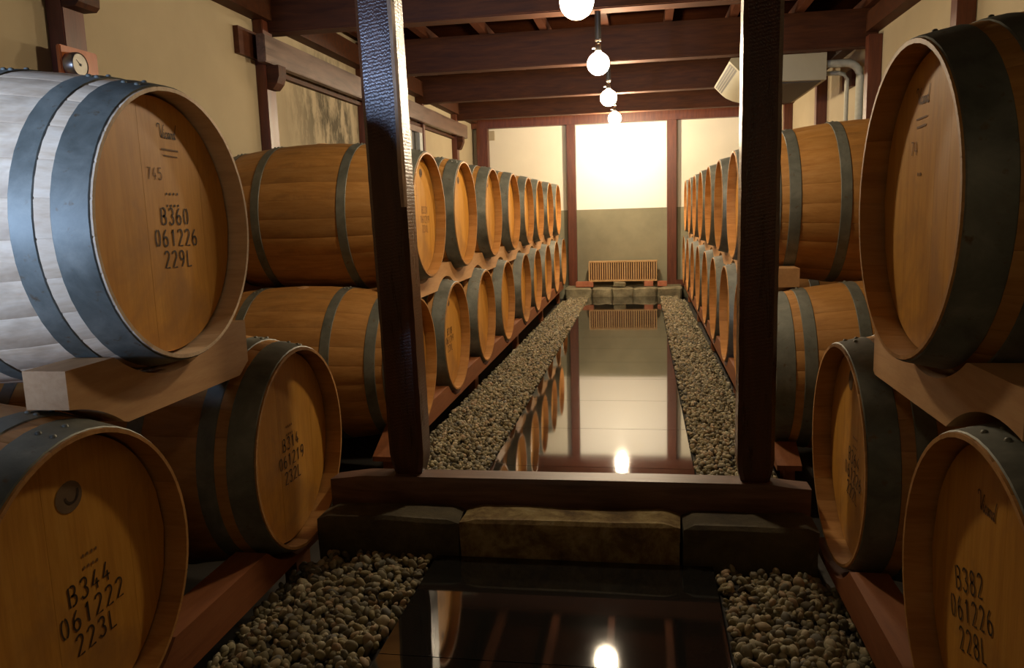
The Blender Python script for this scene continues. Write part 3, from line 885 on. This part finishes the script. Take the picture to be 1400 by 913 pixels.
# ------------------------------------------------------------------ globe lamps
pos = [(-.23, -.24, 1.70), (-.235, 3.0, 1.735), (-.243, 4.56, 1.785), (-.256, 6.16, 1.81), (-.268, 7.78, 1.832), (-.275, 9.31, 1.862)]  # first entry is an added, unseen fill lamp for the front hoops
lbl = ['dim globe bulb added unseen behind the camera as fill light', 'nearest globe bulb, cut by the top of the picture', 'second globe bulb from the front, on a black stem', 'third globe bulb from the front',
       'fourth globe bulb from the front', 'farthest globe bulb, before the bright end wall']
RG = .061
lamp_mat = {}
for lb, k in zip(lbl, (.08, .80, .9, 1.0, 1.35, 2.6)):
    mm = M['bulb'].copy(); mm.node_tree.nodes['Principled BSDF'].inputs['Emission Strength'].default_value = BULB_STRENGTH*k
    lamp_mat[lb] = mm
gp = [(.0145, .082), (.0145, .066), (.022, .056)]+[(RG*math.sin(a), RG*math.cos(a)) for a in [math.radians(d) for d in range(28, 180, 12)]]+[(.002, -RG)]
V, F = lathe(gp, 20, 2); glob = mesh('globe', V, F, M['bulb'], 180); fixn(glob)
V, F = lathe([(.017, .066), (.017, .10), (.013, .105)], 16, 2); coll = mesh('socket', V, F, M['chrome'], 40); fixn(coll)
V, F = lathe([(.016, .118), (.018, .122), (.016, .126)], 16, 2); ring = mesh('collar', V, F, M['chrome'], 40); fixn(ring)
V, F = tube([(-.018, 0, .086), (-.032, 0, .086)], .006, 8); sw = mesh('switch_key', V, F, M['chrome']); fixn(sw)
for p, lb in zip(pos, lbl):
    t = thing('globe_lamp', lb, 'lamp', p, 'bare globe bulbs hanging from the beams')
    gm = glob.copy(); gm.materials[0] = lamp_mat[lb]; obj('globe', gm, t); obj('socket', coll, t); obj('collar', ring, t); obj('switch_key', sw, t)
    top = 2.06-p[2]
    V, F = merge([tube([(0, 0, .10), (0, 0, .135)], .006, 8), tube([(0, 0, .128), (0, 0, top)], .0165, 14)])
    me = mesh('stem', V, F, M['black'], 40); fixn(me); obj('stem', me, t)

# ------------------------------------------------------------------ air conditioner
ac = thing('air_conditioner', 'beige ceiling air conditioner hung behind the right post', 'air conditioner', (.97, 6.85, 2.06))
l = ac.location; Y0, Y1 = 6.24, 7.55
prof = [(1.31, 2.058), (1.31, 1.868), (1.05, 1.872), (.86, 1.885), (.79, 1.905), (.73, 1.935), (.698, 1.962), (.628, 2.035), (.640, 2.058)]
V, F = prism([(a-l.x, b-l.z) for a, b in prof], 1, Y0-l.y, Y1-l.y)
me = mesh('housing', V, F, M['ac'], 25); fixn(me); obj('housing', me, ac)
# outlet on the slanted face
d = Vector((.628-.698, 0, 2.035-1.962)); nrm = Vector((-d.z, 0, d.x)).normalized()*1.0
if nrm.x > 0: nrm = -nrm
def on_face(f, out): return Vector((.698, 0, 1.962))+d*f+nrm*out
P = [on_face(.12, .0015), on_face(.88, .0015)]
me = mesh('outlet', [(P[0].x-l.x, Y0+.05-l.y, P[0].z-l.z), (P[0].x-l.x, Y1-.05-l.y, P[0].z-l.z), (P[1].x-l.x, Y1-.05-l.y, P[1].z-l.z), (P[1].x-l.x, Y0+.05-l.y, P[1].z-l.z)], [[0, 1, 2, 3]], M['ac_dark'])
ot = obj('outlet', me, ac)
for f in (.3, .5, .7):
    a = on_face(f-.022, .005); b = on_face(f+.022, .005); c = on_face(f+.022, .002); e = on_face(f-.022, .002)
    V, F = prism([(q.x-l.x, q.z-l.z) for q in (a, b, c, e)], 1, Y0+.05-l.y, Y1-.05-l.y)
    me = mesh('louvre', V, F, M['ac']); fixn(me); obj('louvre', me, ot)
pbox('intake_grille', ac, .90, 1.28, Y0+.04, Y1-.04, 1.862, 1.871, M['ac_dark'])
V, F = tube([(1.31, 6.30, 1.985)]+[(1.45+.10*math.sin(a), 6.30-.02*math.sin(a), 1.885+.10*math.cos(a)) for a in [math.radians(q) for q in range(0, 91, 15)]]+[(1.55, 6.28, 1.35)], .028, 12)
me = mesh('wrapped_pipe', V, F, M['pipe'], 60); fixn(me); o = obj('wrapped_pipe', me)
tag(o, 'thick pale wrapped pipe bending down behind the upper right barrel', 'pipe', 'pipes of the air conditioner')
V, F = tube([(1.31, 6.36, 1.925), (1.42, 6.36, 1.925), (1.46, 6.36, 1.915), (1.48, 6.36, 1.88), (1.48, 6.36, 1.35)], .016, 10)
me = mesh('thin_pipe', V, F, M['pipe'], 60); fixn(me); o = obj('thin_pipe', me)
tag(o, 'thin pale pipe just below the thick wrapped pipe', 'pipe', 'pipes of the air conditioner')
o = box('duct_cover', 1.575, WR, 6.12, 6.24, 1.2, 2.06, M['duct'], bev=.004, origin=(1.6, 6.18, 1.2))
tag(o, 'white vertical duct cover on the right wall beside the pipes', 'duct')

# ------------------------------------------------------------------ dial on its board
g = thing('dial_gauge', 'round dial gauge on an orange wooden board above the pale barrel', 'gauge', (-2.13, 2.80, 1.55))
pbox('board', g, -2.13, -2.11, 2.72, 2.925, 1.44, 1.655, M['orange_wood'], .004)
V, F = lathe([(.046, 0), (.046, .034), (.042, .040), (.038, .036)], 28, 0)
me = mesh('case', V, F, M['steel'], 40); fixn(me); obj('case', me, g, (.02, -.03, .036))
V, F = lathe([(.039, .036), (.039, .0375)], 28, 0)
me = mesh('dial', V, F, M['dial']); fixn(me); dl = obj('dial', me, g, (.02, -.03, .036))
V, F = merge([prism([(-.002, -.006), (.002, -.006), (.001, .026), (-.001, .026)], 0, .038, .0388), lathe([(.005, .038), (.004, .041)], 10, 0)])
me = mesh('pointer', V, F, M['black']); fixn(me); obj('pointer', me, dl, None, (.9, 0, 0))
